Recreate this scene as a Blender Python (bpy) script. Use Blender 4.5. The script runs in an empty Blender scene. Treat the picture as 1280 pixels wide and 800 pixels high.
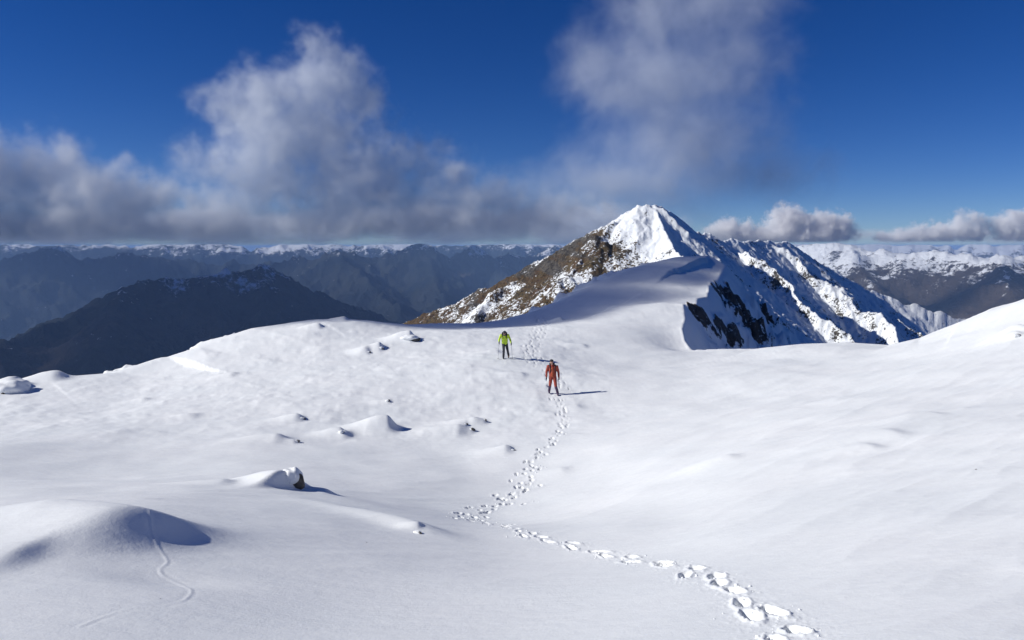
import bpy, bmesh, math, random
import numpy as np
from mathutils import Vector, Matrix

SC = bpy.context.scene
COL = SC.collection
R = math.radians

# ------------------------------------------------------------------ camera
F = 949.0            # focal length in pixels of the 1280 px wide photograph
PITCH = math.atan(92 / F)
cam = bpy.data.cameras.new('camera')
cam_o = bpy.data.objects.new('camera', cam)
COL.objects.link(cam_o)
cam.sensor_width = 36.0
cam.lens = 36.0 * F / 1280.0
cam.clip_start = 0.1
cam.clip_end = 120000
cam_o.location = (0, 0, 0)
cam_o.rotation_euler = (R(90) - PITCH, 0, 0)
SC.camera = cam_o

# ------------------------------------------------------------------ sun and sky
SUN_AZ_VEC = Vector((-1.0, -0.10))     # horizontal direction towards the sun
SUN_AZ_VEC.normalize()
SUN_EL = R(31)
to_sun = Vector((SUN_AZ_VEC.x * math.cos(SUN_EL), SUN_AZ_VEC.y * math.cos(SUN_EL), math.sin(SUN_EL)))
sun = bpy.data.lights.new('sun', 'SUN')
sun.energy = 4.55
sun.angle = R(0.53)
sun.color = (1.0, 0.975, 0.925)
sun_o = bpy.data.objects.new('sun', sun)
COL.objects.link(sun_o)
sun_o.rotation_euler = to_sun.to_track_quat('Z', 'Y').to_euler()

world = bpy.data.worlds.new('World')
SC.world = world
world.use_nodes = True
nt = world.node_tree
sky = nt.nodes.new('ShaderNodeTexSky')
sky.sky_type = 'NISHITA'
sky.sun_disc = False
sky.sun_elevation = SUN_EL
sky.sun_rotation = math.atan2(to_sun.x, to_sun.y)
sky.altitude = 2900
sky.air_density = 0.85
sky.dust_density = 0.15
sky.ozone_density = 3.0
gam = nt.nodes.new('ShaderNodeHueSaturation')
gam.inputs['Saturation'].default_value = 1.32
gam.inputs['Hue'].default_value = 0.512
bg = nt.nodes['Background']
nt.links.new(sky.outputs[0], gam.inputs['Color'])
tint = nt.nodes.new('ShaderNodeMix'); tint.data_type = 'RGBA'; tint.blend_type = 'MULTIPLY'
tint.inputs[0].default_value = 1.0; tint.inputs[7].default_value = (0.80, 0.90, 1.10, 1)
nt.links.new(gam.outputs[0], tint.inputs[6])
nt.links.new(tint.outputs[2], bg.inputs[0])
bg.inputs[1].default_value = 0.064
SC.view_settings.view_transform = 'Standard'
SC.view_settings.look = 'None'
SC.view_settings.gamma = 1.0
SC.view_settings.exposure = 0.0
SC.cycles.volume_bounces = 16
SC.cycles.volume_max_steps = 256
SC.cycles.volume_step_rate = 1.0
SC.cycles.max_bounces = 18
SC.cycles.diffuse_bounces = 3
SC.cycles.transparent_max_bounces = 12
SC.cycles.use_adaptive_sampling = True
SC.cycles.adaptive_threshold = 0.02
SC.cycles.use_denoising = True

# ------------------------------------------------------------------ helpers
CP, SP = math.cos(PITCH), math.sin(PITCH)
def P(px, py, Y):
    """world point seen at photograph pixel (px, py), Y metres ahead"""
    u, v = (px - 640) / F, (400 - py) / F
    dy = CP + v * SP
    dz = -SP + v * CP
    k = Y / dy
    return np.array((u * k, Y, dz * k))

def _hash(ix, iy, seed):
    n = (ix.astype(np.int64) * 374761393 + iy.astype(np.int64) * 668265263 + seed * 1442695041) & 0xffffffff
    n = ((n ^ (n >> 13)) * 1274126177) & 0xffffffff
    return (n ^ (n >> 16)) & 0xffffffff

def perlin(x, y, seed=0):
    x = np.asarray(x, dtype=np.float64); y = np.asarray(y, dtype=np.float64)
    x0 = np.floor(x); y0 = np.floor(y)
    fx = x - x0; fy = y - y0
    u = fx * fx * fx * (fx * (fx * 6 - 15) + 10)
    v = fy * fy * fy * (fy * (fy * 6 - 15) + 10)
    def g(ox, oy):
        h = _hash(x0 + ox, y0 + oy, seed) * (2 * math.pi / 4294967296.0)
        return np.cos(h) * (fx - ox) + np.sin(h) * (fy - oy)
    a = g(0, 0); b = g(1, 0); c = g(0, 1); d = g(1, 1)
    return 1.5 * (a + u * (b - a) + v * (c - a + u * (a - b - c + d)))

def fbm(x, y, octaves=5, seed=0, gain=0.5, lac=2.03):
    s = np.zeros(np.shape(x)); amp = 1.0; f = 1.0
    for k in range(octaves):
        s += amp * perlin(x * f + 17.3 * k, y * f - 9.1 * k, seed + k)
        amp *= gain; f *= lac
    return s

def ridged(x, y, octaves=5, seed=0, gain=0.5, lac=2.1):
    s = np.zeros(np.shape(x)); amp = 1.0; f = 1.0
    for k in range(octaves):
        n = 1 - np.abs(perlin(x * f + 31.7 * k, y * f + 11.9 * k, seed + k)) * 1.6
        s += amp * (n * n - 0.5)
        amp *= gain; f *= lac
    return s

def sstep(a, b, x):
    t = np.clip((x - a) / (b - a), 0, 1)
    return t * t * (3 - 2 * t)

def poly_near(x, y, pts):
    """distance to a polyline, side (+ = right of travel), and interpolated columns 2.. of the nearest point"""
    pts = np.asarray(pts, float)
    best = np.full(x.shape, 1e18); side = np.zeros(x.shape)
    vals = [np.zeros(x.shape) for _ in range(pts.shape[1] - 2)]
    for a, b in zip(pts[:-1], pts[1:]):
        dx, dy = b[0] - a[0], b[1] - a[1]
        L2 = dx * dx + dy * dy
        t = np.clip(((x - a[0]) * dx + (y - a[1]) * dy) / L2, 0, 1)
        ex, ey = x - a[0] - t * dx, y - a[1] - t * dy
        d2 = ex * ex + ey * ey
        m = d2 < best
        best = np.where(m, d2, best)
        side = np.where(m, np.sign(ex * dy - ey * dx), side)
        for i in range(len(vals)):
            vals[i] = np.where(m, a[2 + i] + t * (b[2 + i] - a[2 + i]), vals[i])
    return np.sqrt(best), side, vals

def ridge_height(x, y, pts, sl, sr):
    """crest polyline (x, y, z) falling away with slope sl on the left of travel and sr on the right"""
    best = np.full(x.shape, -1e9)
    for a, b in zip(pts[:-1], pts[1:]):
        dx, dy = b[0] - a[0], b[1] - a[1]
        L2 = dx * dx + dy * dy
        t = np.clip(((x - a[0]) * dx + (y - a[1]) * dy) / L2, 0, 1)
        ex, ey = x - a[0] - t * dx, y - a[1] - t * dy
        s = ex * dy - ey * dx
        d = np.sqrt(ex * ex + ey * ey)
        best = np.maximum(best, a[2] + t * (b[2] - a[2]) - np.where(s > 0, sr, sl) * d)
    return best

def smax(a, b, k):
    h = np.clip(0.5 + 0.5 * (a - b) / k, 0, 1)
    return b + (a - b) * h + k * h * (1 - h)

def link(o, parent=None):
    COL.objects.link(o)
    if parent: o.parent = parent
    return o

def tag(o, label=None, cat=None, group=None, kind=None):
    if label: o['label'] = label
    if cat: o['category'] = cat
    if group: o['group'] = group
    if kind: o['kind'] = kind
    return o

def grid_mesh(name, X, Y, Z, attrs=None, mat=None, smooth=True):
    n, m = X.shape
    me = bpy.data.meshes.new(name)
    co = np.stack([X, Y, Z], -1).reshape(-1, 3).astype(np.float32)
    idx = np.arange(n * m, dtype=np.int32).reshape(n, m)
    q = np.stack([idx[:-1, :-1], idx[:-1, 1:], idx[1:, 1:], idx[1:, :-1]], -1).reshape(-1, 4)
    me.vertices.add(n * m); me.vertices.foreach_set('co', co.ravel())
    me.loops.add(q.size); me.loops.foreach_set('vertex_index', q.ravel())
    me.polygons.add(len(q))
    me.polygons.foreach_set('loop_start', np.arange(0, q.size, 4, dtype=np.int32))
    me.polygons.foreach_set('use_smooth', np.full(len(q), smooth))
    me.update(calc_edges=True)
    for k, v in (attrs or {}).items():
        at = me.attributes.new(k, 'FLOAT', 'POINT')
        at.data.foreach_set('value', v.reshape(-1).astype(np.float32))
    if mat: me.materials.append(mat)
    return me

class NT:
    """tiny node-tree writer"""
    def __init__(s, tree): s.t = tree
    def n(s, typ, ins=None, **props):
        nd = s.t.nodes.new(typ)
        for k, v in props.items(): setattr(nd, k, v)
        for k, v in (ins or {}).items():
            if isinstance(v, bpy.types.NodeSocket): s.t.links.new(v, nd.inputs[k])
            else: nd.inputs[k].default_value = v
        return nd
    def math(s, op, a, b=None, clamp=False):
        i = {0: a}
        if b is not None: i[1] = b
        nd = s.n('ShaderNodeMath', i, operation=op); nd.use_clamp = clamp
        return nd.outputs[0]
    def mix(s, f, a, b, blend='MIX'):
        nd = s.n('ShaderNodeMix', data_type='RGBA', blend_type=blend)
        for k, v in ((0, f), (6, a), (7, b)):
            if isinstance(v, bpy.types.NodeSocket): s.t.links.new(v, nd.inputs[k])
            else: nd.inputs[k].default_value = v
        return nd.outputs[2]
    def rng(s, x, a, b, c=0.0, d=1.0, smooth=False):
        return s.n('ShaderNodeMapRange', {0: x, 1: a, 2: b, 3: c, 4: d}, interpolation_type='SMOOTHSTEP' if smooth else 'LINEAR').outputs[0]
    def noise(s, vec, scale, detail=4, rough=0.5, dist=0.0):
        return s.n('ShaderNodeTexNoise', {'Vector': vec, 'Scale': scale, 'Detail': detail, 'Roughness': rough, 'Distortion': dist}).outputs[0]

def new_mat(name):
    m = bpy.data.materials.new(name); m.use_nodes = True
    t = m.node_tree; t.nodes.clear()
    return m, NT(t)

def finish(m, nt_, shader, vol=None, disp=None):
    out = nt_.n('ShaderNodeOutputMaterial')
    if shader: nt_.t.links.new(shader, out.inputs['Surface'])
    if vol: nt_.t.links.new(vol, out.inputs['Volume'])
    return m

def plain(name, col, rough=0.8, bump=0.0, scale=40, var=0.15, coat=0.0):
    m, b = new_mat(name)
    pos = b.n('ShaderNodeTexCoord').outputs['Object']
    nz = b.noise(pos, scale, 4, 0.6)
    c = b.mix(b.rng(nz, 0.3, 0.7), tuple(x * (1 - var) for x in col) + (1,), tuple(min(1, x * (1 + var)) for x in col) + (1,))
    ins = {'Base Color': c, 'Roughness': rough}
    if bump:
        ins['Normal'] = b.n('ShaderNodeBump', {'Strength': bump, 'Distance': 0.01, 'Height': nz}).outputs[0]
    return finish(m, b, b.n('ShaderNodeBsdfPrincipled', ins).outputs[0])

# ------------------------------------------------------------------ materials of the land
SNOW = (0.80, 0.815, 0.84, 1)
def snow_material():
    m, b = new_mat('snow_cover')
    pos = b.n('ShaderNodeNewGeometry').outputs['Position']
    dist = b.n('ShaderNodeVectorMath', {0: pos}, operation='LENGTH').outputs['Value']
    rockf = b.n('ShaderNodeAttribute', attribute_name='rock').outputs['Fac']
    # snow: crusted grain, faint wind ripples
    mp = b.n('ShaderNodeMapping', {'Vector': pos, 'Rotation': (0, 0, R(-28)), 'Scale': (0.55, 2.4, 1.0)}).outputs[0]
    rip = b.noise(mp, 1.6, 5, 0.55)
    fine = b.noise(pos, 38, 4, 0.65)
    mid = b.noise(pos, 6, 4, 0.6)
    h = b.math('ADD', b.math('MULTIPLY', rip, 0.035), b.math('ADD', b.math('MULTIPLY', mid, 0.014), b.math('MULTIPLY', fine, 0.006)))
    bump = b.n('ShaderNodeBump', {'Strength': 0.5, 'Distance': 1.0, 'Height': h}).outputs[0]
    col = b.mix(b.rng(b.noise(pos, 0.35, 3), 0.35, 0.65), (0.85, 0.87, 0.865, 1), (0.885, 0.895, 0.885, 1))
    # glints: rare crystal facets, each with its own tilt
    vor = b.n('ShaderNodeTexVoronoi', {'Vector': pos, 'Scale': 55.0})
    sep = b.n('ShaderNodeSeparateColor', {0: vor.outputs['Color']})
    near = b.math('LESS_THAN', vor.outputs['Distance'], 0.34)
    rare = b.math('GREATER_THAN', sep.outputs[0], 0.975)
    g = b.math('MULTIPLY', near, rare)
    tilt = b.n('ShaderNodeVectorMath', {0: vor.outputs['Color'], 1: (0.5, 0.5, 0.5)}, operation='SUBTRACT').outputs[0]
    tilt = b.n('ShaderNodeVectorMath', {0: tilt, 1: (1.1, 1.1, 0.3)}, operation='MULTIPLY').outputs[0]
    nn = b.n('ShaderNodeVectorMath', {0: tilt, 1: (0, 0, 1)}, operation='ADD').outputs[0]
    nn = b.n('ShaderNodeVectorMath', {0: nn}, operation='NORMALIZE').outputs[0]
    base = b.n('ShaderNodeBsdfPrincipled', {'Base Color': col, 'Roughness': 0.75, 'Normal': bump, 'Specular IOR Level': 0.25}).outputs[0]
    gc = b.mix(g, (0, 0, 0, 1), (.6, .6, .6, 1))
    gl = b.n('ShaderNodeBsdfGlossy', {'Color': gc, 'Roughness': 0.2, 'Normal': nn}).outputs[0]
    snow = b.n('ShaderNodeAddShader', {0: base, 1: gl}).outputs[0]
    # bare rock in the steep places
    rn = b.noise(pos, 1.1, 6, 0.65)
    rcol = b.mix(b.rng(rn, 0.35, 0.65), (0.035, 0.027, 0.022, 1), (0.10, 0.072, 0.052, 1))
    rb = b.n('ShaderNodeBump', {'Strength': 0.9, 'Distance': 0.5, 'Height': rn}).outputs[0]
    rock = b.n('ShaderNodeBsdfPrincipled', {'Base Color': rcol, 'Roughness': 0.9, 'Normal': rb}).outputs[0]
    edge = b.noise(pos, 2.2, 5, 0.7)
    f = b.rng(b.math('ADD', rockf, b.math('MULTIPLY', b.math('SUBTRACT', edge, 0.5), 1.1)), 0.46, 0.54)
    f = b.math('MULTIPLY', f, b.math('GREATER_THAN', rockf, 0.05))
    return finish(m, b, b.n('ShaderNodeMixShader', {0: f, 1: snow, 2: rock}).outputs[0])

def peak_material():
    m, b = new_mat('snowy_rock_and_turf')
    pos = b.n('ShaderNodeNewGeometry').outputs['Position']
    rockf = b.n('ShaderNodeAttribute', attribute_name='rock').outputs['Fac']
    turff = b.n('ShaderNodeAttribute', attribute_name='turf').outputs['Fac']
    a = b.math('ADD', b.math('MULTIPLY', b.noise(pos, 0.16, 8, 0.75), .5), b.math('MULTIPLY', b.noise(pos, 0.8, 5, 0.7), .5))
    c = b.noise(pos, 0.6, 6, 0.7)
    rcol = b.mix(b.rng(c, 0.38, 0.62), (0.032, 0.030, 0.031, 1), (0.14, 0.125, 0.105, 1))
    tcol = b.mix(b.rng(b.noise(pos, 0.12, 5, 0.6), 0.35, 0.65), (0.10, 0.055, 0.028, 1), (0.13, 0.095, 0.045, 1))
    tcol = b.mix(b.rng(c, 0.40, 0.52), (0.035, 0.028, 0.02, 1), tcol)
    ground = b.mix(b.rng(b.math('ADD', turff, b.math('SUBTRACT', a, 0.5)), 0.35, 0.65), rcol, tcol)
    bump = b.n('ShaderNodeBump', {'Strength': 0.8, 'Distance': 2.2, 'Height': c}).outputs[0]
    f = b.rng(b.math('ADD', rockf, b.math('MULTIPLY', b.math('SUBTRACT', a, 0.5), 3.7)), 0.46, 0.54)
    col = b.mix(f, (0.82, 0.845, 0.86, 1), ground)
    sn = b.n('ShaderNodeBump', {'Strength': 0.5, 'Distance': 1.3, 'Height': b.noise(pos, 0.35, 6, 0.6)}).outputs[0]
    nrm = b.n('ShaderNodeMix', data_type='VECTOR')
    b.t.links.new(f, nrm.inputs[0]); b.t.links.new(sn, nrm.inputs[4]); b.t.links.new(bump, nrm.inputs[5])
    return finish(m, b, b.n('ShaderNodeBsdfPrincipled', {'Base Color': col, 'Roughness': 0.85, 'Normal': nrm.outputs[1], 'Specular IOR Level': 0.2}).outputs[0])

def range_material():
    m, b = new_mat('far_slopes')
    pos = b.n('ShaderNodeNewGeometry').outputs['Position']
    snowf = b.n('ShaderNodeAttribute', attribute_name='snow').outputs['Fac']
    warm = b.n('ShaderNodeAttribute', attribute_name='warm').outputs['Fac']
    a = b.math('ADD', b.math('MULTIPLY', b.noise(pos, 0.005, 8, 0.7), .6), b.math('MULTIPLY', b.noise(pos, 0.035, 6, 0.7), .4))
    c = b.noise(pos, 0.002, 7, 0.6)
    forest = b.mix(b.rng(c, 0.4, 0.6), (0.010, 0.015, 0.016, 1), (0.030, 0.034, 0.030, 1))
    heath = b.mix(b.rng(a, 0.35, 0.65), (0.045, 0.036, 0.030, 1), (0.090, 0.072, 0.056, 1))
    low = b.mix(b.rng(b.math('ADD', warm, b.math('MULTIPLY', b.math('SUBTRACT', c, 0.5), 0.9)), 0.4, 0.62), forest, heath)
    f = b.rng(b.math('ADD', snowf, b.math('MULTIPLY', b.math('SUBTRACT', a, 0.5), 3.6)), 0.42, 0.60)
    col = b.mix(f, low, (0.78, 0.8, 0.83, 1))
    bump = b.n('ShaderNodeBump', {'Strength': 0.9, 'Distance': 60.0, 'Height': a}).outputs[0]
    return finish(m, b, b.n('ShaderNodeBsdfPrincipled', {'Base Color': col, 'Roughness': 0.95, 'Normal': bump, 'Specular IOR Level': 0.1}).outputs[0])

M_SNOW, M_PEAK, M_RANGE = snow_material(), peak_material(), range_material()
M_ROCK = plain('dark_schist', (0.10, 0.09, 0.075), 0.9, 0.8, 9, 0.5)

# ------------------------------------------------------------------ snow field: height function
# outline of the snow-covered top: crest points as (px, py, distance, fall slope beyond, roundness)
OUT = [(-500, 560, 30, .7, 5), (-250, 510, 40, .7, 5), (0, 483, 46, .75, 4), (60, 474, 48, .75, 4), (150, 466, 50, .75, 4), (210, 447, 53, .75, 4),
       (250, 434, 54, .75, 4), (320, 411, 57, .75, 4), (390, 400, 60, .75, 4), (430, 398, 61, .8, 4), (510, 406, 64, .8, 4), (600, 404, 68, .8, 4),
       (650, 397, 71, .8, 4), (700, 381, 77, .8, 4), (740, 362, 84, .8, 5), (800, 334, 95, .8, 6), (850, 321, 106, .8, 4),
       (885, 320, 116, 1.0, 1.2), (905, 331, 108, 1.25, .5), (899, 342, 99, 1.25, .3), (897, 350, 93, 1.25, .2), (886, 352, 89, 1.25, .2), (883, 370, 79, 1.25, .15), (872, 372, 76, 1.25, .15),
       (868, 381, 71, 1.25, .15), (853, 379, 69, 1.3, .15), (855, 398, 63, 1.25, .15), (851, 410, 60, 1.25, .15), (854, 425, 57, 1.25, .2), (862, 437, 54.5, 1.2, .4), (900, 436, 53, .9, 1.0), (940, 436, 52, .9, 1.6), (1000, 430, 50, .8, 2), (1060, 428, 48.5, .8, 2),
       (1110, 431, 47, .8, 2.5), (1150, 422, 46, .8, 3), (1200, 402, 45, .8, 3), (1240, 386, 44, .8, 3), (1280, 374, 43, .8, 3), (1400, 345, 40, .8, 3), (1650, 318, 34, .8, 3), (2200, 330, 20, .8, 3)]
OUTP = np.array([list(P(a, b, c)) + [d, e] for a, b, c, d, e in OUT])
OUTP = np.vstack([[-60, -40, -6, .6, 5], OUTP, [60, -40, 3, .6, 5]])
CP_ = [  # ground control points (px, py, distance)
    (640, 800, 6.0), (900, 800, 4.9), (1000, 800, 4.6), (1280, 800, 4.0), (300, 800, 5.6), (0, 800, 5.0),
    (900, 720, 7.3), (1100, 720, 6.4), (1280, 720, 6.0), (740, 690, 11), (660, 680, 11.8), (560, 678, 11.6), (400, 720, 8.4), (200, 730, 7.2), (0, 720, 6.8),
    (590, 655, 17.0), (640, 625, 20.5), (660, 600, 23), (705, 530, 31), (690, 492, 36.7), (632, 447, 44.5), (640, 420, 54),
    (530, 640, 16.5), (440, 625, 15.5), (375, 615, 15.5), (300, 608, 15.5), (250, 625, 13.0), (160, 640, 10.6), (60, 646, 9.6), (-60, 655, 9.0),
    (0, 600, 19), (100, 600, 20.5), (200, 590, 22), (0, 560, 24.5), (150, 560, 27), (300, 560, 26), (0, 520, 36), (150, 510, 38), (300, 500, 37), (450, 560, 27), (480, 535, 31),
    (550, 600, 22), (560, 500, 36), (450, 450, 47), (350, 440, 50), (540, 440, 48),
    (800, 640, 13.5), (1000, 640, 10.2), (1280, 640, 8.6), (800, 560, 24), (950, 560, 18), (1130, 560, 15), (1280, 560, 13.0),
    (850, 500, 34), (1000, 500, 28), (1150, 490, 25), (1280, 480, 22), (800, 460, 45), (950, 460, 40), (1100, 450, 38), (1220, 430, 35), (1280, 410, 34),
    (720, 430, 52), (780, 410, 58), (830, 380, 68), (760, 388, 70), (820, 355, 84), (870, 340, 96), (700, 400, 66), (830, 430, 54)]
ctrl = [P(*c) for c in CP_] + [r[:3] for r in OUTP] + [np.array(v, float) for v in ((0, 0, -1.66), (1.5, 2, -1.9), (-1.5, 2, -2.1), (-6, 0, -2.2), (6, 0, -1.2), (0, -8, -1.0), (15, -5, .5), (-15, -5, -3.6), (0, -30, -1), (20, 15, -2.2), (-30, 12, -7.0))]
ctrl = np.array(ctrl)
def _tps(r2):
    return r2 * np.log(np.maximum(r2, 1e-9)) * .5
def _fit():
    n = len(ctrl); x, y = ctrl[:, 0], ctrl[:, 1]
    K = _tps((x[:, None] - x) ** 2 + (y[:, None] - y) ** 2) + np.eye(n) * 4.0
    Pm = np.stack([np.ones(n), x, y], 1)
    A = np.block([[K, Pm], [Pm.T, np.zeros((3, 3))]])
    return np.linalg.solve(A, np.concatenate([ctrl[:, 2], np.zeros(3)]))
TW = _fit()
def tps(x, y):
    s = TW[-3] + TW[-2] * x + TW[-1] * y
    for i in range(len(ctrl)):
        s = s + TW[i] * _tps((x - ctrl[i, 0]) ** 2 + (y - ctrl[i, 1]) ** 2)
    return s

def inside(x, y):
    c = np.zeros(x.shape, bool); q = OUTP
    for i in range(len(q)):
        x1, y1 = q[i - 1][0], q[i - 1][1]; x2, y2 = q[i][0], q[i][1]
        if y1 == y2: continue
        m = ((y1 > y) != (y2 > y)) & (x < (x2 - x1) * (y - y1) / (y2 - y1) + x1)
        c ^= m
    return c

def bump_at(x, y, px, py, Y, wx, wy, h, rot=0.0, p=1.0):
    c = P(px, py, Y); dx, dy = x - c[0], y - c[1]
    cr, sr_ = math.cos(rot), math.sin(rot)
    a, b_ = (dx * cr + dy * sr_) / wx, (-dx * sr_ + dy * cr) / wy
    return h * np.exp(-(a * a + b_ * b_) ** p)

_snap = {}
def snap(px, py, Y):
    """distance at which the sight line through (px, py) meets the plain sheet of snow"""
    k = (px, py)
    if k not in _snap:
        u = P(px, py, 1.0); t = np.linspace(Y * .6, Y * 1.5, 400)
        s_ = tps(t * u[0], t) - t * u[2]
        hit = np.where(s_ > 0)[0]
        _snap[k] = P(px, py, t[hit[0]] if len(hit) else Y)
    return _snap[k]

def lee(x, y, px, py, Y, w, l, h, rot=0.0, st=.28):
    """drift: long gentle windward (left) side and a steep lee side to the right"""
    c = snap(px, py, Y); dx, dy = x - c[0], y - c[1]
    cr, sr_ = math.cos(rot), math.sin(rot)
    a, b_ = dx * cr + dy * sr_, -dx * sr_ + dy * cr
    prof = np.where(a < 0, np.exp(-(a / l) ** 2), np.exp(-(a / (l * st)) ** 2))
    return h * prof * np.exp(-(b_ / w) ** 2)

TRACK = [(1010, 815, 4.3), (985, 790, 4.9), (950, 760, 5.7), (900, 724, 7.2), (840, 706, 8.6), (780, 695, 10), (720, 686, 11.3), (660, 677, 12.6), (615, 662, 15.2), (583, 648, 17.6),
         (625, 632, 19.6), (655, 612, 21.8), (660, 585, 24.6), (690, 560, 27.2), (706, 530, 30.8), (703, 505, 34.6), (690, 493, 36.6)]
TRACK2 = [(697, 484, 38), (690, 465, 41.6), (668, 448, 44.6), (662, 430, 49), (672, 415, 55), (680, 400, 63), (672, 391, 71)]
rng = np.random.RandomState(7)
def prints():
    out = []
    for tr, step, lat, big in ((TRACK, .40, .075, 1), (TRACK2, .38, .16, .9), (TRACK2, .55, .5, .5), (TRACK[8:], .8, .20, 0), (TRACK[8:13], 1.1, .5, 0)):
        pts = np.array([P(*t)[:2] for t in tr])
        seg = np.linalg.norm(np.diff(pts, axis=0), axis=1); cum = np.concatenate([[0], np.cumsum(seg)])
        s = 0.0; k = 0
        while s < cum[-1]:
            i = min(np.searchsorted(cum, s, 'right') - 1, len(seg) - 1)
            t = (s - cum[i]) / seg[i]
            p = pts[i] + t * (pts[i + 1] - pts[i]); d = (pts[i + 1] - pts[i]) / seg[i]
            nrm = np.array([-d[1], d[0]])
            q = p + nrm * ((lat if k % 2 else -lat) + rng.normal(0, .06)) + d * rng.normal(0, .08)
            nr = (1 - sstep(8, 16, p[1])) * big if p[1] < 37 else 1.4 * big
            out.append((q[0], q[1], math.atan2(d[1], d[0]) + rng.normal(0, .22), .095 + rng.rand() * .06 + .03 * nr, .042 + rng.rand() * .026 + .006 * nr, .075 + rng.rand() * .06 + .01 * nr))
            s += step * (.8 + .4 * rng.rand()); k += 1
    return out
PRINTS = prints()

def near_height(x, y, detail=True):
    ins = inside(x, y)
    zt = tps(x, y)
    d, _, (zc, sl, w) = poly_near(x, y, OUTP[1:-1])
    # crest line keeps its own height: blend the sheet to it close to the rim
    sheet = zt + (zc - zt) * np.exp(-(d / (1.5 + w)) ** 2)
    zo = zc - sl * (np.sqrt(d * d + w * w) - w)
    cliff = sstep(1.05, 1.2, sl)
    rough = sstep(0.5, 6, d) * (1 - ins)
    zo = zo + rough * (1.4 * ridged(x * .11, y * .11, 5, 40) * (1 + cliff) + .35 * fbm(x * .6, y * .6, 3, 44))
    # small wavering of the cornice
    z = np.where(ins, sheet, np.minimum(zo, zc + 1.0))
    r = np.hypot(x, y)
    soft = .10 * fbm(x * .16, y * .16, 3, 3) * sstep(2, 12, r)
    # wind drifts running up to the right on the right-hand slope
    a = x * .90 + y * .43; b_ = -x * .43 + y * .90
    right = sstep(-2, 6, x - .12 * y)
    drift = (.07 * ridged(a * .07, b_ * .33, 3, 12, .5) + .016 * ridged(a * .3, b_ * 1.1, 3, 15)) * right
    sast = .035 * ridged(a * .25, b_ * .9, 3, 22) * (1 - right) * sstep(5, 14, r)
    # hummocky ground on the left shoulder
    hum = sstep(24, 34, y) * (1 - sstep(2, 8, x)) * (1 - sstep(60, 64, y))
    hm = hum * (.20 * np.maximum(fbm(x * .42, y * .42, 4, 60, .55) - .12, 0) + .06 * fbm(x * 1.3, y * 1.3, 3, 66))
    z = z + (soft + drift + sast * .5 + hm * .32) * np.where(ins, 1, .3)
    if not detail:
        return z, ins, d, sl
    # single drifts and mounds
    z = z + lee(x, y, 158, 678, 8.2, .92, 1.8, .42, R(-30), .30) - bump_at(x, y, 205, 700, 7.3, .6, .3, .06)
    z = z + lee(x, y, 60, 655, 8.9, .8, 1.6, .06, R(0))
    z = z + lee(x, y, 20, 700, 7.3, .45, .7, .10)
    z = z + lee(x, y, 352, 612, 15.6, .55, 1.5, .40, R(-36), .10) + lee(x, y, 278, 607, 16.0, .3, .9, .12) + lee(x, y, 312, 605, 16.6, .3, .7, .12)
    z = z + lee(x, y, 405, 618, 14.8, .3, .8, .12)
    z = z + lee(x, y, 515, 664, 12.2, .35, 2.2, .14, R(-38))
    z = z + lee(x, y, 483, 536, 31, .7, 1.4, .62, R(8)) + lee(x, y, 345, 552, 28, .6, 1.4, .26) + lee(x, y, 570, 540, 30, .8, 1.5, .26) + lee(x, y, 370, 525, 33, .5, 1.0, .2)
    z = z + lee(x, y, 430, 545, 29, .5, 1.0, .22) + lee(x, y, 590, 528, 32, .5, 1.4, .22) + lee(x, y, 630, 566, 25.5, .5, .9, .15) + lee(x, y, 512, 425, 56, .8, 1.4, .4) + lee(x, y, 474, 436, 51, .5, .9, .3)
    for px_, py_, Y_, h_ in ((484, 504, 37, .16), (376, 526, 33, .13), (368, 554, 28, .12), (425, 543, 29.5, .14), (588, 539, 30, .15), (580, 533, 31, .12), (604, 528, 32, .13), (638, 565, 25.8, .07), (474, 438, 50, .22), (459, 442, 49, .16), (512, 426, 56, .3), (522, 668, 12, .06), (1268, 421, 38, .2)):
        z = z + lee(x, y, px_, py_, Y_, h_ * 2, h_ * 5, h_, 0, .22)
    z = z + lee(x, y, 18, 486, 45, 1.1, 1.8, .75) + lee(x, y, 70, 474, 47.5, .8, 2.2, .55) + lee(x, y, 1270, 415, 38, .6, 1.2, .3)
    for (px_, py_, Y_, h_) in ((398, 412, 57, .35), (430, 401, 60, .35), (455, 440, 49, .22), (620, 440, 46, .2), (700, 400, 65, .35), (728, 433, 50, .2), (905, 575, 19, .1), (1080, 560, 16, .12), (1110, 545, 17, .1), (650, 470, 39, .15), (720, 508, 34, .12), (290, 470, 46, .2), (240, 520, 35, .12), (180, 500, 41, .14), (1160, 520, 20, .1), (700, 590, 22.5, .08)):
        z = z + lee(x, y, px_, py_, Y_, .45, 1.1, h_)
    return z, ins, d, sl

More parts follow.
